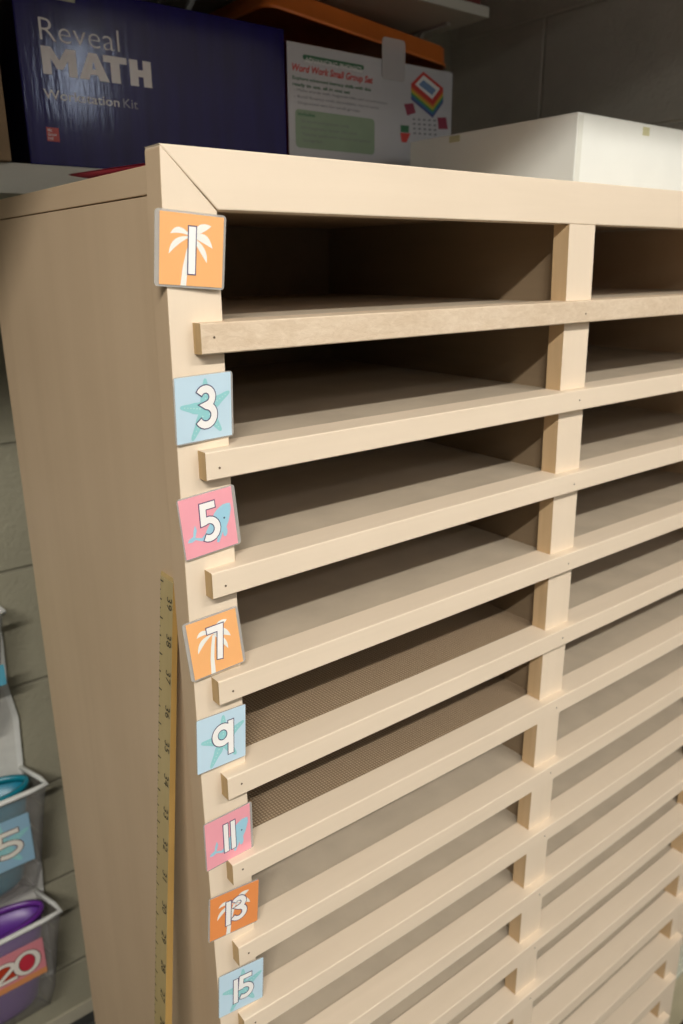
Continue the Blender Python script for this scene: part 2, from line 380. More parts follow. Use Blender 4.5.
# ================================================================== METRE STICK leaning on the side
def ruler():
    zt, zb = -171.0, -FL
    def xo(z): return 5.2 + (z-zt)*.098     # outer face x (moves away from the cabinet going down)
    root = empty('metre_stick', (xo(zb), 46, zb), 'yellowish wooden metre stick leaning upright against the tan side of the sorter', 'ruler')
    yA, yB, th = 34.0, 60.0, 9.0
    bm = bmesh.new()
    # outline of the section: bevelled tick edge at the back, square front edge
    sec = [(0, yA), (0, yB-7), (th*.55, yB), (th, yB), (th, yA)]
    # corner chamfer worn at the top front
    rings = []
    for z, k in ((zb, 0), (zt-1, 0)):
        rings.append([bm.verts.new(W((min(xo(z)+dx, 8.95), y+(5 if k else 0), z))) for dx, y in sec])
    n = len(sec)
    for i in range(n):
        f = bm.faces.new((rings[0][i], rings[0][(i+1) % n], rings[1][(i+1) % n], rings[1][i]))
        f.material_index = 1 if i == n-1 else 0
    bm.faces.new(rings[0][::-1]); bm.faces.new(rings[1])
    bmesh.ops.recalc_face_normals(bm, faces=bm.faces)
    link_mesh('stick_body', bm, [wood('varnished_ruler_face', (.44, .33, .14), (.54, .42, .20), 2, rough=.35, scale=60),
                                 wood('varnished_ruler_edge', (.42, .25, .075), (.50, .31, .10), 2, rough=.35, scale=60)], root)
    ink = mat('ruler_ink', (.05, .04, .02), .6, .1)
    inch = 27.0
    # ticks on the bevel and face: one mesh of printed marks
    bm = bmesh.new(); q = 0; z = zt-4
    while z > -760:
        L = 11 if q % 8 == 0 else (9 if q % 4 == 0 else (7.5 if q % 2 == 0 else 6))
        for (ya, yb_, xa, xb) in ((yB-7-max(0, L-6.5), yB-7, 0, 0), (yB-7, yB-7+min(L, 6.6), 0, th*.5*min(L, 6.6)/7)):
            if yb_-ya < .2: continue
            vs = [bm.verts.new(W((xo(zz)+dx-.12, yy, zz))) for yy, dx, zz in ((ya, xa, z), (yb_, xb, z), (yb_, xb, z-1.1), (ya, xa, z-1.1))]
            bm.faces.new(vs)
        z -= inch/8; q += 1
    link_mesh('tick_marks', bm, ink, root)
    k = 39
    z = zt-4-inch*.45
    while z > -760:
        frr = (Vector((xo(z)-.15, yB-10, z)), None, None, None)
        text_obj('printed_number', str(k), 10, Vector((xo(z)-.18, yA+7.5, z+4)), Vector((.099, 0, 1)).normalized()*-1, Vector((0, -1, 0)), ink, root)
        k -= 1; z -= inch
    return root
# text helper: real font turned into a mesh, laid along ex with up direction ey
FONT_CACHE = {}
def text_obj(name, body, size, origin, ex, eup, m, parent, offset=0, shear=0, width=None, align='LEFT', spacing=1):
    cu = bpy.data.curves.new('txt', 'FONT'); cu.body = body; cu.size = 1; cu.offset = offset; cu.shear = shear; cu.align_x = align
    cu.space_character = spacing; cu.resolution_u = 3
    tmp = bpy.data.objects.new('txt', cu); C.objects.link(tmp)
    bpy.context.view_layer.update()
    me = bpy.data.meshes.new_from_object(tmp.evaluated_get(bpy.context.evaluated_depsgraph_get()))
    bpy.data.objects.remove(tmp)
    me.name = name
    xs = [v.co.x for v in me.vertices]
    sx = size
    if width: sx = width/(max(xs)-min(xs)) if max(xs) > min(xs) else size
    x0 = min(xs) if width else 0
    for v in me.vertices:
        p = origin + ex*((v.co.x-x0)*sx) + eup*(v.co.y*size)
        v.co = W(p)
    me.materials.clear(); me.materials.append(m)
    o = bpy.data.objects.new(name, me); C.objects.link(o)
    if parent is not None: o.parent = parent; o.matrix_parent_inverse = parent.matrix_basis.inverted()
    return o
ruler()

# ================================================================== ROOM
YW, XWL = 635.0, 855.0
def block_mat(name, col, mortar, u_axis, ph_u, ph_v, bw=366, bh=172):
    m, nt, b = new_mat(name); N = nt.nodes; L = nt.links
    b.inputs['Roughness'].default_value = .5; b.inputs['Specular IOR Level'].default_value = .35
    tc = N.new('ShaderNodeTexCoord'); sep = N.new('ShaderNodeSeparateXYZ'); L.new(tc.outputs['Object'], sep.inputs[0])
    cb = N.new('ShaderNodeCombineXYZ')
    a1 = N.new('ShaderNodeMath'); a1.operation = 'ADD'; a1.inputs[1].default_value = ph_u*S; L.new(sep.outputs[u_axis], a1.inputs[0])
    a2 = N.new('ShaderNodeMath'); a2.operation = 'ADD'; a2.inputs[1].default_value = ph_v*S; L.new(sep.outputs[2], a2.inputs[0])
    L.new(a1.outputs[0], cb.inputs[0]); L.new(a2.outputs[0], cb.inputs[1])
    br = N.new('ShaderNodeTexBrick'); br.offset = .5; br.inputs['Scale'].default_value = 1
    br.inputs['Brick Width'].default_value = bw*S; br.inputs['Row Height'].default_value = bh*S; br.inputs['Mortar Size'].default_value = 3.2*S
    br.inputs['Mortar Smooth'].default_value = .6
    br.inputs['Color1'].default_value = col+(1,); br.inputs['Color2'].default_value = tuple(c*.96 for c in col)+(1,); br.inputs['Mortar'].default_value = mortar+(1,)
    L.new(cb.outputs[0], br.inputs['Vector'])
    n = N.new('ShaderNodeTexNoise'); n.inputs['Scale'].default_value = 140; n.inputs['Detail'].default_value = 6; L.new(tc.outputs['Object'], n.inputs['Vector'])
    n3 = N.new('ShaderNodeTexNoise'); n3.inputs['Scale'].default_value = 12; n3.inputs['Detail'].default_value = 4; L.new(tc.outputs['Object'], n3.inputs['Vector'])
    mx = N.new('ShaderNodeMix'); mx.data_type = 'RGBA'; mx.blend_type = 'MULTIPLY'; mx.inputs[0].default_value = .25
    L.new(br.outputs['Color'], mx.inputs[6]); L.new(n3.outputs['Fac'], mx.inputs[7]); L.new(mx.outputs[2], b.inputs['Base Color'])
    mu = N.new('ShaderNodeMath'); mu.operation = 'MULTIPLY'; mu.inputs[1].default_value = -2.0; L.new(br.outputs['Fac'], mu.inputs[0])
    ad = N.new('ShaderNodeMath'); ad.operation = 'MULTIPLY_ADD'; ad.inputs[1].default_value = 1.0; L.new(n.outputs['Fac'], ad.inputs[0]); L.new(mu.outputs[0], ad.inputs[2])
    bp = N.new('ShaderNodeBump'); bp.inputs['Strength'].default_value = .7; bp.inputs['Distance'].default_value = .0022
    L.new(ad.outputs[0], bp.inputs['Height']); L.new(bp.outputs[0], b.inputs['Normal'])
    return m
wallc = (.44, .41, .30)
# object coordinates equal world coordinates for these meshes; z joints at given heights
def struct(o): o['kind'] = 'structure'; return o
bh = 172.0
ph_back = -((-534.0+FL) % bh); ph_right = -((380.0+FL) % bh)
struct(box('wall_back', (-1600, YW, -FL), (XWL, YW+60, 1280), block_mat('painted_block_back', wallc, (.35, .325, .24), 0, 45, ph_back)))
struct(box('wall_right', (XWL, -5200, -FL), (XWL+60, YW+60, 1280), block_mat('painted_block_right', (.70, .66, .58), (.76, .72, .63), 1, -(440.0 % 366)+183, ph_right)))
struct(box('floor', (-1600, -5200, -FL-40), (XWL+60, YW+60, -FL), mat('grey_floor_tile', (.07, .072, .066), .5, .15, 60)))
struct(box('ceiling', (-1600, -5200, 1280), (XWL+60, YW+60, 1320), mat('ceiling_white', (.6, .6, .57), .8, .03)))
struct(box('baseboard_back', (-1600, YW-4, -1163), (XWL, YW, -1137), mat('baseboard_cream', (.50, .46, .35), .5, .08, 20), None, 1.0))
struct(box('baseboard_back', (-1600, YW-3, -FL), (XWL, YW, -1163.3), mat('baseboard_charcoal', (.055, .055, .05), .5, .1, 20)))
struct(box('light_blocker_1', (-1600, -420, 492), (XWL, -400, 1280), mat('blocker_paint', (.55, .53, .48), .8, .03)))  # unseen blocker, added to throw the slanting shadow over shelf and sorter top

# ---- wall shelves
SY = 390.0
ws = wood('white_melamine', (.46, .45, .39), (.50, .49, .42), 0, rough=.5, bump=.03)
lo = empty('wall_shelf', (230, YW, 95), 'pale wall shelf behind the sorter, carrying the dark blue box', 'shelf')
zsT = 123.0
box('shelf_board', (-420, SY, 96), (XWL-2, YW-.2, zsT), ws, lo, 1.2)
up = empty('wall_shelf', (230, YW, 340), 'upper wall shelf over the boxes, seen from below at the top of the photo', 'shelf')
qc = at(489, 18, y=SY); z2 = qc.z; x2 = qc.x
box('shelf_board', (-420, SY, z2), (x2, YW-.2, z2+12.5), ws, up, .8)
brm = mat('bracket_white', (.5, .5, .47), .4, .03)
def bracket(x, ztop, parent):
    """curved pressed metal shelf bracket"""
    bm = bmesh.new(); pts = []
    for k in range(13):
        t = k/12; y = YW-4-(150)*(1-(1-t)**2); z = ztop-85*(1-t)**1.6-1
        pts.append((y, z))
    w = 3.0
    rings = [[bm.verts.new(W(q)) for q in ((x-w, y, z), (x+w, y, z), (x+w, y, min(z+5, ztop-.3)), (x-w, y, min(z+5, ztop-.3)))] for y, z in pts]
    for a, b in zip(rings, rings[1:]):
        for k in range(4): bm.faces.new((a[k], a[(k+1) % 4], b[(k+1) % 4], b[k]))
    bm.faces.new(rings[0][::-1]); bm.faces.new(rings[-1])
    add_box(bm, (x-4, YW-4, ztop-100), (x+4, YW-.3, ztop-.3), .5)
    add_box(bm, (x-4, YW-200, ztop-3.5), (x+4, YW-4, ztop-.3), .5)
    bmesh.ops.recalc_face_normals(bm, faces=bm.faces)
    link_mesh('shelf_bracket', bm, brm, parent)
mx = empty('maroon_box', (x2-60, 480, z2+12.5), 'dark red box on the upper shelf, only its bottom edge in the photo', 'box')
box('carton', (x2-150, SY+12, z2+12.6), (x2-4, 600, z2+120), mat('dark_red_card', (.16, .03, .025), .6, .08), mx, 1)
bracket(700 if x2 > 720 else x2-30, z2, up); bracket(300, z2, up)
bracket(700, 96, lo); bracket(200, 96, lo)

# ================================================================== BOXES ON THE SHELF
def facing(px0, px1, y): return at(*px0, y=y), at(*px1, y=y)
BY = 396.0
EXX, EZ = Vector((1, 0, 0)), Vector((0, 0, 1))
def txt(name, s, px_l, px_r, px_base_l, px_cap_l, y, m, parent, **k):
    """text whose left/right ends and cap height are read off the photograph, on the plane y"""
    a, b = at(*px_l, y=y), at(*px_r, y=y); base, cap = at(*px_base_l, y=y), at(*px_cap_l, y=y)
    size = (cap.z-base.z)/.73
    return text_obj(name, s, size, Vector((a.x, y, base.z)), EXX, EZ, m, parent, width=b.x-a.x, **k)
# --- dark blue kit box
def printed_box(name, x0, x1, y0, y1, z0, z1, face, sidem, label, bev=1.6):
    root = empty(name, ((x0+x1)/2, (y0+y1)/2, z0), label, 'box')
    bm = bmesh.new(); add_box(bm, (x0, y0, z0), (x1, y1, z1), bev)
    for f in bm.faces:
        f.normal_update(); f.material_index = 0 if f.normal.y < -.8 else 1
    link_mesh('carton', bm, [face, sidem], root)
    return root
tl = at(17.4, 12.4, y=BY); bl = at(28.6, 163, y=BY); trc = at(284, 29, y=BY)
bx0, bx1, bz1 = (tl.x+bl.x)/2-1, trc.x, trc.z
def gloss_blue():
    m = mat('navy_glossy_print', (.011, .008, .085), .10, .2, 20, bump=.14, bscale=70, stretch=(3, 1, .3), spec=.2)
    return m
mb = printed_box('kit_box', bx0, bx1, BY, 622, zsT+.1, bz1, gloss_blue(), mat('navy_print_side', (.006, .005, .028), .3, .1), 'dark navy glossy carton with large pale lettering, at the left end of the wall shelf')
fy = BY-.25
lt = mat('lettering_pale', (.60, .59, .54), .35, .05); lt2 = mat('lettering_grey', (.34, .34, .36), .35, .05); red = mat('logo_red', (.42, .03, .015), .4, .05); wh = mat('print_white', (.62, .62, .6), .4, .03)
txt('box_lettering', 'Reveal', (39, 30), (118, 30), (40.5, 39.7), (38.2, 14.5), fy, lt, mb, offset=-.012)
a, b, c_ = at(40.3, 45, y=fy), at(42.3, 73.3, y=fy), at(151, 70, y=fy)
mfr = (Vector((a.x, fy, a.z)), Vector((c_.x-a.x, 0, 0)), Vector((0, 0, b.z-a.z)), Vector((0, -1, 0)))
MT = [[[(.0, 1), (.0, 0), (.085, 0), (.15, .45), (.215, 0), (.30, 0), (.30, 1), (.225, 1), (.225, .42), (.175, .78), (.125, .78), (.075, .42), (.075, 1)]],
      [[(.315, 1), (.415, 0), (.49, 0), (.59, 1), (.50, 1), (.482, .80), (.42, .80), (.402, 1)]],
      [[(.545, 0), (.765, 0), (.765, .25), (.695, .25), (.695, 1), (.61, 1), (.61, .25), (.545, .25)]],
      [[(.79, 0), (.87, 0), (.87, .37), (.92, .37), (.92, 0), (1, 0), (1, 1), (.92, 1), (.92, .63), (.87, .63), (.87, 1), (.79, 1)]]]
for pl in MT:
    L_ = polys('box_lettering', mfr, pl, 0, lt, mb)
    if pl is MT[1]: polys('letter_counter', mfr, [[(.435, .60), (.452, .30), (.469, .60)]], .15, bpy.data.materials['navy_glossy_print'], L_)
txt('box_lettering', 'Workstation', (43.5, 92), (119, 100), (45, 98.3), (43.4, 88), fy, lt, mb, offset=.004)
txt('box_lettering', 'Kit', (123, 100), (137.5, 100), (45.2, 98.3), (43.6, 88), fy, mat('lettering_dim', (.2, .2, .24), .35, .05), mb, offset=.0)
a, b = at(46, 127, y=fy), at(60, 142, y=fy)
LG = poly('logo_square', (Vector((a.x, fy, a.z)), Vector((b.x-a.x, 0, 0)), Vector((0, 0, b.z-a.z)), Vector((0, -1, 0))), [(0, 0), (1, 0), (1, 1), (0, 1)], 0, red, mb)
hh = a.z-b.z
for k, s in enumerate(('Mc', 'Graw', 'Hill')):
    text_obj('logo_lettering', s, hh*.30, Vector((a.x+1, fy-.15, a.z-hh*(.30+.30*k))), EXX, EZ, wh, LG, offset=.01)
a, b = at(34, 0, y=fy), at(75, 3.2, y=fy)
poly('sticker', (Vector((a.x, fy, bz1-1)), Vector((b.x-a.x, 0, 0)), Vector((0, 0, b.z-bz1+1)), Vector((0, -1, 0))), [(0, 0), (1, 0), (1, 1), (0, 1)], 0, mat('sticker_pale', (.30, .32, .22), .6, .05), mb)
# --- cardboard piece at far left
kl = at(9.5, 168, y=BY-4)
cbx = empty('cardboard_box', (kl.x-60, 480, zsT), 'plain brown cardboard box at the left edge of the photo, beside the dark navy carton', 'box')
box('carton', (kl.x-130, BY-14, zsT+.1), (min(kl.x, bx0-4), 600, zsT+170), mat('cardboard', (.22, .15, .08), .8, .08, 30), cbx, 1)
# --- white phonics kit box
pa, pb = at(286.5, 40, y=BY), at(453, 72.5, y=BY)
px0, px1, pz1 = max(pa.x, bx1+3), pb.x, (pa.z+pb.z)/2
pbx = printed_box('activity_kit_box', px0, px1, BY, 600, zsT+.1, pz1, mat('white_glossy_print', (.43, .43, .44), .3, .03, 20, spec=.5), mat('maroon_print', (.10, .008, .012), .4, .1), 'white printed carton with red title and rainbow picture, right of the navy carton', 1.2)
gr = mat('print_green', (.03, .14, .06), .4, .05); gr2 = mat('print_pale_green', (.21, .29, .19), .4, .04); rd = mat('print_red', (.50, .04, .03), .4, .05); gy = mat('print_grey', (.16, .16, .17), .4, .05)
def quad(name, pxs, y, m, par, lift=0):
    bm = bmesh.new(); f = bm.faces.new([bm.verts.new(W(at(*q, y=y-lift))) for q in pxs]); bmesh.ops.triangulate(bm, faces=[f])
    return link_mesh(name, bm, m, par)
def rrect(name, pxa, pxb, y, r, m, par, tl=True):
    a, b = at(*pxa, y=y), at(*pxb, y=y); w, h = b.x-a.x, a.z-b.z; pts = []
    for cx, cz, a0 in ((b.x-r, a.z-r, 90), (b.x-r, b.z+r, 0), (a.x+r, b.z+r, -90), (a.x+r, a.z-r, -180)):
        for k in range(6):
            t = math.radians(a0-k*18); pts.append((cx+r*math.cos(t), cz+r*math.sin(t)))
    bm = bmesh.new(); bm.faces.new([bm.verts.new(W((x, y, z))) for x, z in pts]); return link_mesh(name, bm, m, par)
gb = rrect('title_banner', (302.5, 54), (364, 70.3), fy, 3, gr, pbx)
txt('banner_lettering', 'ADVANCING PHONICS', (305, 60), (362, 66), (304.5, 62), (304.3, 56.5), fy-.15, wh, gb, offset=.01)
txt('box_title', 'Word Work Small Group Set', (292, 66), (373, 76), (292, 70), (291.6, 62.5), fy, rd, pbx, offset=.03, shear=.25)
ln = 'Explore advanced literacy skills with this|ready to use, all in one set'.split('|')
txt('box_text', ln[0], (292.5, 80), (371, 88), (292.5, 78.7), (292.3, 75.2), fy, gr, pbx, offset=.02)
txt('box_text', ln[1], (292.5, 85), (350, 90), (292.7, 85.2), (292.5, 81.6), fy, gr, pbx, offset=.02)
for (s, xa, xb, yy) in (('- Make words with magnetic tiles and sound boxes', 294, 387, 90.5), ('- Build fluency with decodable word sorts', 294, 379, 97), ('- Organized sets for small groups', 294.5, 360, 103)):
    txt('box_text', s, (xa, yy), (xb, yy+8), (294, yy), (294, yy-3), fy, gy, pbx)
pg = rrect('green_panel', (295, 108.5), (374.5, 155), fy, 5, gr2, pbx)
txt('panel_text', 'Includes', (298, 112), (315, 114), (298, 115), (298, 111.5), fy-.15, gr, pg, offset=.02)
for (s, xa, xb, yy) in (('50 word and picture cards', 301, 349, 122), ('24 magnetic letter tile sets', 301, 357, 128.5), ('Teacher guide with lessons and games', 302, 370, 135), ('Storage box', 303, 323, 141)):
    txt('panel_text', s, (xa, yy), (xb, yy+5), (301, yy), (301, yy-3), fy-.15, gy, pg)
# rainbow picture: a stacked box
def cpx(x, y): return (380+x/8.5375, 60+y/8.533)
cols = [('red', (.45, .03, .02)), ('orange', (.50, .14, .02)), ('yellow', (.42, .36, .03)), ('green', (.05, .22, .06)), ('blue', (.03, .12, .25)), ('indigo', (.04, .05, .18))]
for k, (nm, c) in enumerate(cols):
    m_ = mat('picture_'+nm, c, .4, .04); d0, d1 = k*22, (k+1)*22
    quad('picture_layer', [cpx(265, 205+d0), cpx(450, 362+d0), cpx(450, 362+d1), cpx(265, 205+d1)], fy, m_, pbx, 0)
    quad('picture_layer', [cpx(450, 362+d0), cpx(540, 245+d0*.9), cpx(540, 245+d1*.9), cpx(450, 362+d1)], fy, m_, pbx, 0)
top = quad('picture_lid', [cpx(370, 98), cpx(542, 240), cpx(450, 365), cpx(262, 205)], fy, bpy.data.materials['picture_red'], pbx, .1)
quad('picture_lid_label', [cpx(372, 130), cpx(512, 245), cpx(446, 335), cpx(300, 208)], fy, wh, top, .2)
quad('picture_lid_print', [cpx(372, 170), cpx(478, 255), cpx(445, 300), cpx(330, 210)], fy, mat('picture_blue_grey', (.12, .2, .35), .4, .05), top, .3)
mar = mat('picture_maroon', (.22, .02, .05), .4, .05)
quad('picture_card', [cpx(205, 375), cpx(285, 368), cpx(305, 450), cpx(232, 475)], fy, mar, pbx, 0)
quad('picture_card', [cpx(490, 490), cpx(565, 490), cpx(580, 590), cpx(500, 590)], fy, mar, pbx, 0)
quad('picture_card', [cpx(175, 555), cpx(248, 560), cpx(246, 620), cpx(178, 615)], fy, gr, pbx, 0)
quad('picture_card', [cpx(172, 620), cpx(262, 625), cpx(225, 705), cpx(185, 700)], fy, rd, pbx, 0)
bm = bmesh.new()
for i in range(5):
    for j in range(4):
        cx, cy = 290+i*44+(j*2), 505+j*40+i*3
        bm.faces.new([bm.verts.new(W(at(*cpx(cx+dx, cy+dy), y=fy-.05))) for dx, dy in ((-11, -8), (11, -8), (11, 8), (-11, 8))])
link_mesh('picture_letter_grid', bm, gy, pbx)
# clear hang tab on the box
quad_m = mat('clear_tape', (.55, .53, .52), .3, .03, 20, alpha=.6)
ta, tb = at(382, 38, y=BY-.6), at(404.5, 92, y=BY-.6)
slab('hang_tab', (Vector((ta.x, BY-.8, at(390, 38, y=BY).z)), Vector((tb.x-ta.x, 0, 0)), Vector((0, 0, -(at(390, 38, y=BY).z-at(390, 80, y=BY).z))), Vector((0, -1, 0))), 0, 0, 1, 1, .12, 0, .4, quad_m, pbx)

# --- orange tray lying over the two boxes
ty = 428.0
ql, qr = at(292, 14, y=ty), at(449, 68, y=ty)
ang = math.atan2(qr.z-ql.z, qr.x-ql.x)
def tray():
    hgt = at(445, 49, y=ty).z-at(443.5, 68, y=ty).z
    L = (qr-ql).length+34; dep = 165
    root = empty('orange_tray', ((ql.x+qr.x)/2, ty+dep/2, pz1), 'orange plastic tray lying upside down and tilted on top of the white printed carton', 'tray')
    bm = bmesh.new()
    def rim(l0, d0, r, z, inset):
        pts = []
        for cx, cy, a0 in ((l0-r-inset, d0-r-inset, 0), (r+inset, d0-r-inset, 90), (r+inset, r+inset, 180), (l0-r-inset, r+inset, 270)):
            for k in range(7):
                t = math.radians(a0+15*k); pts.append((cx+r*math.cos(t), cy+r*math.sin(t), z))
        return pts
    rings = [rim(L, dep, 16, 0, 0), rim(L, dep, 16, 3, 0), rim(L, dep, 15, 3.2, 1.5), rim(L, dep, 15, hgt-2, 3), rim(L, dep, 13, hgt, 6)]
    Rt = Matrix.Rotation(-ang, 3, 'Y')
    base = Vector((qr.x, ty, qr.z))
    rv = []
    for rg in rings: rv.append([bm.verts.new(W(base + Rt @ Vector((x-L, y, z)))) for x, y, z in rg])
    n = len(rv[0])
    for a, b in zip(rv, rv[1:]):
        for i in range(n): bm.faces.new((a[i], a[(i+1) % n], b[(i+1) % n], b[i]))
    bm.faces.new(rv[-1])
    bmesh.ops.recalc_face_normals(bm, faces=bm.faces)
    o = link_mesh('tray_shell', bm, mat('orange_plastic', (.62, .16, .025), .4, .05), root, True)
    sd = o.modifiers.new('thick', 'SOLIDIFY'); sd.thickness = 2*S; sd.offset = 1
    return root
tray()

# --- magenta folder on the cabinet top
def folder():
    root = empty('paper_folder', (120, 130, 86), 'thin magenta paper folder lying on top of the sorter behind the frame', 'folder')
    bm = bmesh.new()
    A_, B_, C_, D_ = (12, 22, 86.2), (46, 262, 101.5), (245, 300, 88.5), (215, 24, 86.2)
    t = .8; pts = [A_, D_, C_, B_]
    n = 8; grid = []
    for i in range(n+1):
        row = []
        for j in range(n+1):
            u, v = i/n, j/n
            p = Vector(A_)*(1-u)*(1-v)+Vector(D_)*u*(1-v)+Vector(C_)*u*v+Vector(B_)*(1-u)*v
            row.append(p)
        grid.append(row)
    for off in (0, t):
        vv = [[bm.verts.new(W(p+Vector((0, 0, off)))) for p in row] for row in grid]
        for i in range(n):
            for j in range(n): bm.faces.new((vv[i][j], vv[i+1][j], vv[i+1][j+1], vv[i][j+1]))
    link_mesh('folder_sheet', bm, mat('magenta_card', (.62, .03, .14), .5, .05), root)
    bm = bmesh.new()
    vv = [[bm.verts.new(W(p*1.0+Vector((6, 6, 1.4)))) for p in row] for row in grid]
    for i in range(n):
        for j in range(n): bm.faces.new((vv[i][j], vv[i+1][j], vv[i+1][j+1], vv[i][j+1]))
    link_mesh('folder_flap', bm, bpy.data.materials['magenta_card'], root)
folder()

# --- white lidded box on the cabinet top
wc = at(578, 116, y=100.0); wback = at(410.4, 141, x=wc.x)
wx0, wy0, wy1, wz1 = wc.x, 100.0, min(wback.y, 372), (wc.z+wback.z)/2
wb = empty('lidded_box', (wx0+150, 215, 86), 'plain white shallow cardboard box with a lid, on top of the sorter', 'box')
wm = mat('white_cardboard', (.88, .90, .85), .55, .02, 20, .05, 200)
box('box_base', (wx0+1.6, wy0+1.6, 86.0), (wx0+255, wy1-1.6, wz1-3), wm, wb, .6)
def lid():
    bm = bmesh.new(); x0, x1, y0, y1, z0, z1 = wx0, wx0+256.6, wy0, wy1, 88, wz1
    t = 1.3
    for a, b in (((x0, y0, z0), (x0+t, y1, z1)), ((x1-t, y0, z0), (x1, y1, z1)), ((x0+t, y0, z0), (x1-t, y0+t, z1)), ((x0+t, y1-t, z0), (x1-t, y1, z1)), ((x0, y0, z1), (x1, y1, z1+t))):
        add_box(bm, a, b, .35)
    link_mesh('box_lid', bm, wm, wb)
    box('corner_tape', (x0+1.0, y0-.35, z0+2), (x0+9, y0-.03, z1-1), mat('paper_tape', (.76, .77, .70), .5, .03), wb)
lid()
tp = mat('yellowed_tape', (.62, .60, .36), .5, .04)
t0 = at(456, 135.5, x=wx0-.2)
box('tape_tab', (wx0-.5, t0.y-6, wz1-7), (wx0-.05, t0.y+10, wz1-.5), tp, wb)
t1 = at(646, 133, y=wy0-.2)
box('tape_tab', (t1.x-6, wy0-.5, wz1-10), (t1.x+6, wy0-.05, wz1-2), tp, wb)

# ================================================================== HANGING POCKET CHART at the left
org = empty('hanging_pocket_organizer', (-150, YW-6, -1060), 'white fabric hanging pocket organizer on the block wall at the left edge', 'organizer')
fab = mat('white_canvas', (.72, .71, .66), .9, .05, 60, .4, 900)
bind = mat('white_binding', (.82, .82, .78), .85, .03, 60, .4, 900)
M['mesh'] = mat('translucent_mesh', (.46, .44, .41), .9, .05, 60, .3, 900, alpha=.2)
SYO = YW-8.0
edge = [at(u, v, y=SYO) for u, v in ((2, 640), (7, 684), (17.6, 717), (23, 770), (33, 835), (41, 863), (43.5, 897), (53, 973))]
bm = bmesh.new(); zs = [-260]+[e.z for e in edge]; xs = [22]+[e.x for e in edge]
rings = []
for z, x in zip(zs, xs):
    rings.append([bm.verts.new(W(q)) for q in ((-340, SYO, z), (x, SYO, z), (x, SYO+2.5, z), (-340, SYO+2.5, z))])
for a, b in zip(rings, rings[1:]):
    for k in range(4): bm.faces.new((a[k], a[(k+1) % 4], b[(k+1) % 4], b[k]))
bm.faces.new(rings[0][::-1]); bm.faces.new(rings[-1])
bmesh.ops.recalc_face_normals(bm, faces=bm.faces)
link_mesh('backing_sheet', bm, fab, org)
bm = bmesh.new()
for (a, b) in zip(list(zip(xs, zs)), list(zip(xs, zs))[1:]):
    vs = [bm.verts.new(W(q)) for q in ((a[0]-7, SYO-1.2, a[1]), (a[0]+.6, SYO-1.2, a[1]), (b[0]+.6, SYO-1.2, b[1]), (b[0]-7, SYO-1.2, b[1]))]
    bm.faces.new(vs)
    vs = [bm.verts.new(W(q)) for q in ((a[0]+.6, SYO-1.2, a[1]), (a[0]+.6, SYO+3, a[1]), (b[0]+.6, SYO+3, b[1]), (b[0]+.6, SYO-1.2, b[1]))]
    bm.faces.new(vs)
link_mesh('edge_binding', bm, bind, org)
for xh in (-60, -290):      # grommet hook up on the wall
    bm = bmesh.new(); add_box(bm, (xh-3, SYO-6, -290), (xh+3, YW-.1, -284), .8); add_box(bm, (xh-3, SYO-8, -290), (xh+3, SYO-4, -268), .8)
    link_mesh('wall_hook', bm, brm, org)
def tube(bm, pts, r, n=8):
    rings = []
    for i, p in enumerate(pts):
        d = (pts[min(i+1, len(pts)-1)]-pts[max(i-1, 0)]).normalized(); s = d.cross(Vector((0, 0, 1)))
        s = s.normalized() if s.length > .05 else Vector((1, 0, 0)); t = s.cross(d)
        rings.append([bm.verts.new(W(p+s*r*math.cos(2*PI*k/n)+t*r*math.sin(2*PI*k/n))) for k in range(n)])
    for a, b in zip(rings, rings[1:]):
        for k in range(n): bm.faces.new((a[k], a[(k+1) % n], b[(k+1) % n], b[k]))
    bm.faces.new(rings[0][::-1]); bm.faces.new(rings[-1])
PK = [(at(4, 612, y=560), -290, (60, 160, 40), (132, 178, 60), 'green'), (at(47, 785, y=560), -655, (20, 130, 150), (20, 135, 165), 'teal'), (at(61, 912, y=560), -872, (110, 50, 150), (110, 55, 160), 'purple')]
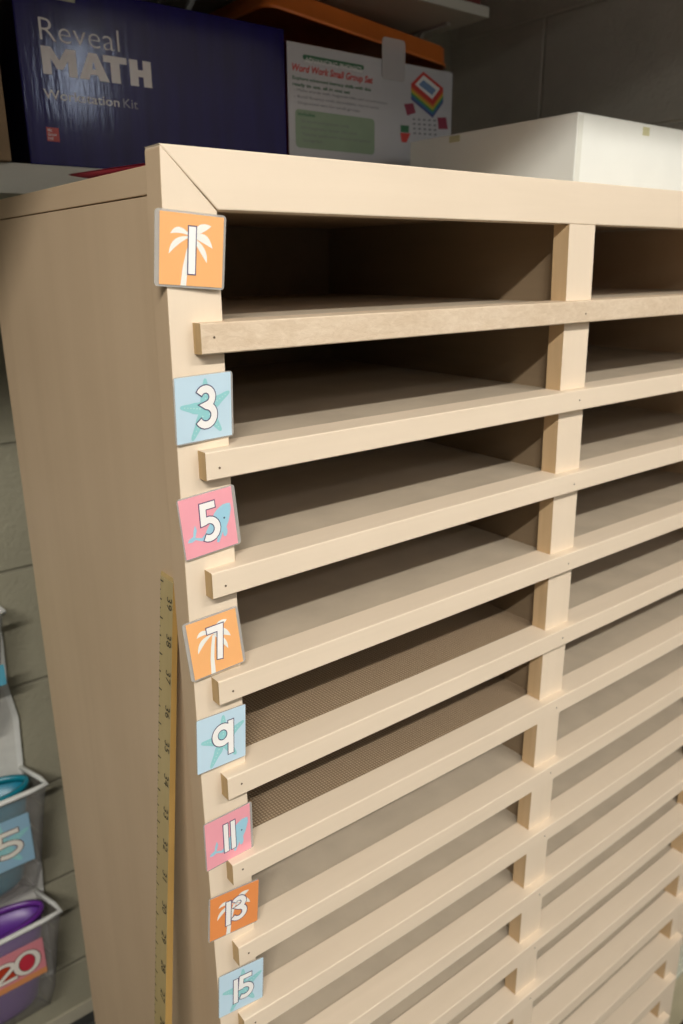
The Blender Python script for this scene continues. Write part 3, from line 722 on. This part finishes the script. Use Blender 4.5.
def pocket(tip, colour, rimc, bodyc, digits, paper, icon, label_card, cardpx):
    z0 = tip.z; xr = tip.x; y1 = SYO-65; depth = 205; wl = 190
    # front sheet: curves down and in to meet the backing
    prof = [(0, y1), (-35, y1-1), (-80, y1), (-130, y1+3), (-172, y1+16), (-195, SYO-4)]
    sidex = [0, -7, -14, -21, -29, -36]
    bm = bmesh.new(); n = 16; g = []
    for (dz, yy), sx in zip(prof, sidex):
        row = []
        for k in range(n+1):
            t = k/n; x = xr+sx-(wl+2*0)*t; x = xr+sx-t*(wl+sx*2)
            e = 1-abs(2*t-1)**6
            row.append(bm.verts.new(W((x, yy+(0), z0+dz-2*math.sin(PI*t)))))
        g.append(row)
    for a, b in zip(g, g[1:]):
        for k in range(n): bm.faces.new((a[k], b[k], b[k+1], a[k+1]))
    # side gussets to the backing sheet
    bkx = 16
    for side in (0, n):
        for q in range(len(g)-1):
            a, b = g[q][side], g[q+1][side]
            sgn = -1 if side == 0 else 1
            A2 = bm.verts.new(Vector((a.co.x+sgn*bkx*S, SYO*S, a.co.z))); B2 = bm.verts.new(Vector((b.co.x+sgn*bkx*.4*S, SYO*S, b.co.z)))
            bm.faces.new((a, A2, B2, b))
    bmesh.ops.remove_doubles(bm, verts=bm.verts, dist=1e-5); bmesh.ops.recalc_face_normals(bm, faces=bm.faces)
    o = link_mesh('pocket', bm, M['mesh'], org, True); o['label'] = 'see-through pocket holding the '+colour+' tub'
    sd = o.modifiers.new('thick', 'SOLIDIFY'); sd.thickness = 1.2*S
    bm = bmesh.new()
    tube(bm, [Vector((xr-bkx, SYO-1, z0-1)), Vector((xr-3, y1+18, z0+1)), Vector((xr, y1, z0))]+[Vector((xr-wl*k/8, y1-1, z0-2*math.sin(PI*k/8))) for k in range(1, 8)]+[Vector((xr-wl, y1, z0)), Vector((xr-wl+bkx, SYO-1, z0-1))], 3.6)
    link_mesh('rim_binding', bm, bind, o, True)
    # oval tub inside the pocket
    tub = empty('plastic_tub', (xr-wl/2, SYO-34, z0-165), colour+' rimmed oval plastic tub inside the organizer pocket', 'tub', None)
    cx, cy = xr-wl/2-3, SYO-33; rx, ry = 80, 28
    bm = bmesh.new(); R_ = []
    for zz, k in ((z0-6, 1.0), (z0-60, .90), (z0-120, .80), (z0-152, .72), (z0-160, .62)):
        R_.append([bm.verts.new(W((cx+rx*k*math.cos(a), cy+ry*k*math.sin(a), zz))) for a in [2*PI*j/40 for j in range(40)]])
    for a, b in zip(R_, R_[1:]):
        for j in range(40): bm.faces.new((a[j], a[(j+1) % 40], b[(j+1) % 40], b[j]))
    bm.faces.new(R_[-1])
    bmesh.ops.recalc_face_normals(bm, faces=bm.faces)
    o2 = link_mesh('tub_body', bm, mat('tub_'+colour, lin(bodyc), .35, .03), tub, True)
    sd = o2.modifiers.new('thick', 'SOLIDIFY'); sd.thickness = 1.5*S
    bm = bmesh.new(); secn = [(rx+3, z0-9), (rx+3, z0+1), (rx-2, z0+1), (rx-2, z0-9)]; R_ = []
    for j in range(40):
        a = 2*PI*j/40; R_.append([bm.verts.new(W((cx+q*math.cos(a), cy+(q-rx+ry)*math.sin(a), z))) for q, z in secn])
    for j in range(40):
        a, b = R_[j], R_[(j+1) % 40]
        for k in range(4): bm.faces.new((a[k], b[k], b[(k+1) % 4], a[(k+1) % 4]))
    bmesh.ops.recalc_face_normals(bm, faces=bm.faces)
    link_mesh('tub_rim', bm, mat('tub_rim_'+colour, lin(rimc), .3, .03), tub, True)
    # card clipped on the pocket front
    yc = y1-2.6
    tr_, br_ = at(*cardpx[0], y=yc), at(*cardpx[1], y=yc)
    h = tr_.z-br_.z; w = 84; roll = math.radians(cardpx[2])
    R = Matrix.Rotation(-roll, 3, 'Y')
    ex, ey, nn = R @ Vector((w, 0, 0)), R @ Vector((0, 0, -h)), Vector((0, -1, 0))
    fr = (tr_-ex, ex, ey, nn)
    root = empty('number_card', fr[0]+ex/2+ey, label_card, 'number card')
    slab('printed_paper', fr, 0, 0, 1, 1, .02, 0, .7, paper, root)
    if icon == 'star': icon_star(fr, root, .8)
    if icon == 'balloons':
        for (cu, cv, c) in ((.33, .50, (190, 60, 30)), (.66, .48, (205, 50, 70))):
            poly('printed_balloon', fr, [(cu+.21*math.cos(a), cv+.26*math.sin(a)) for a in [k*PI/10 for k in range(20)]], .8, mat('balloon_print_%d' % int(cu*100), lin(c), .5, .03), root)
        poly('printed_band', fr, [(0, .84), (1, .84), (1, 1), (0, 1)], .85, mat('band_print', lin((225, 150, 95)), .5, .03), root)
    draw_digits(fr, digits, root, 1.0, .085, mat('numeral_cream', lin((240, 235, 225)), .5, .02), mat('numeral_brown', lin((110, 60, 50)), .5, .02), .03)
tealc = mat('card_teal', lin((95, 175, 200)), .5, .03); bluec = mat('card_blue_grey', lin((150, 190, 215)), .5, .03); rose = mat('card_rose', lin((225, 140, 150)), .5, .03)
pocket(PK[0][0], 'green', PK[0][2], (140, 190, 50), [], tealc, None, 'plain teal card corner at the left edge, on the pocket with the green tub', ((3.5, 664), (6, 684), 0))
pocket(PK[1][0], 'teal', PK[1][2], PK[1][3], [('1', .22, .5, 1, .8), ('5', .62, .5, 1.3, .85)], bluec, 'star', 'blue number 15 card with a starfish on the organizer pocket with the teal tub', ((28, 812), (35, 858), 0))
pocket(PK[2][0], 'purple', PK[2][2], PK[2][3], [('2', .32, .5, 1.15, .85), ('0', .70, .47, 1.15, .95)], rose, 'balloons', 'pink number 20 card with red round shapes on the organizer pocket with the purple tub', ((42, 937), (43, 973), 0))

# ================================================================== pale box unit at the right, on the floor
gb_ = empty('storage_bin', (812, 60, -FL), 'pale green-grey upright bin on the floor at the right end of the sorter', 'bin')
gm = mat('pale_green_plastic', (.56, .50, .33), .5, .05, 30)
bm = bmesh.new()
qa = at(679, 950, y=30)
zt_ = qa.z
def taper(bm, x0, x1, y0, y1, z0, z1, k):
    vs = []
    for z, d in ((z0, k), (z1, 0)):
        vs.append([bm.verts.new(W(q)) for q in ((x0+d, y0+d, z), (x1-d, y0+d, z), (x1-d, y1-d, z), (x0+d, y1-d, z))])
    for i in range(4): bm.faces.new((vs[0][i], vs[0][(i+1) % 4], vs[1][(i+1) % 4], vs[1][i]))
    bm.faces.new(vs[0][::-1]); bm.faces.new(vs[1])
taper(bm, 778, 850, 8, 170, -FL+6, zt_-6, 5)
bmesh.ops.recalc_face_normals(bm, faces=bm.faces); bmesh.ops.bevel(bm, geom=list(bm.edges), offset=3*S, segments=3, affect='EDGES')
link_mesh('bin_body', bm, gm, gb_)
box('bin_lid', (775, 5, zt_-6), (852, 173, zt_+3), mat('pale_plastic_lid', (.55, .56, .46), .5, .03), gb_, 2)
box('bin_base', (782, 12, -FL), (846, 166, -FL+6), M['dark'], gb_)

# ================================================================== LIGHT
def area(name, loc, target, sx, sy, power, col):
    ld = bpy.data.lights.new(name, 'AREA'); ld.shape = 'RECTANGLE'; ld.size = sx*S; ld.size_y = sy*S; ld.energy = power; ld.color = col
    o = bpy.data.objects.new(name, ld); C.objects.link(o); o.location = W(loc)
    d = (W(target)-W(loc)).normalized()
    z = -d; x = Vector((1, 0, 0)); x = (x-z*x.dot(z)).normalized(); y = z.cross(x)
    o.rotation_euler = Matrix((x, y, z)).transposed().to_euler()
    return o
area('ceiling_tube_light', (-980, -1500, 1180), (200, 0, -300), 1000, 40, 55, (1, .955, .88))
area('ceiling_tube_light', (640, -1500, 1180), (300, 0, -300), 1000, 40, 19, (1, .965, .91))
area('ceiling_tube_light', (-500, -2350, 1140), (300, 0, -300), 1200, 50, 6, (1, .96, .90))
area('ceiling_tube_light', (-300, -4600, 1150), (300, 0, -300), 1200, 60, 12, (1, .96, .90))
area('window_daylight', (846, -1440, 590), (100, 380, 150), 110, 200, 1.8, (.70, .80, 1))
wd = bpy.data.worlds.new('room_ambient'); sc.world = wd; wd.use_nodes = True
bg = wd.node_tree.nodes['Background']; bg.inputs[0].default_value = (1, .95, .86, 1); bg.inputs[1].default_value = .085
sc.view_settings.view_transform = 'Standard'; sc.view_settings.look = 'None'; sc.view_settings.gamma = 1; sc.view_settings.use_curve_mapping = False
sc.view_settings.exposure = 0.1
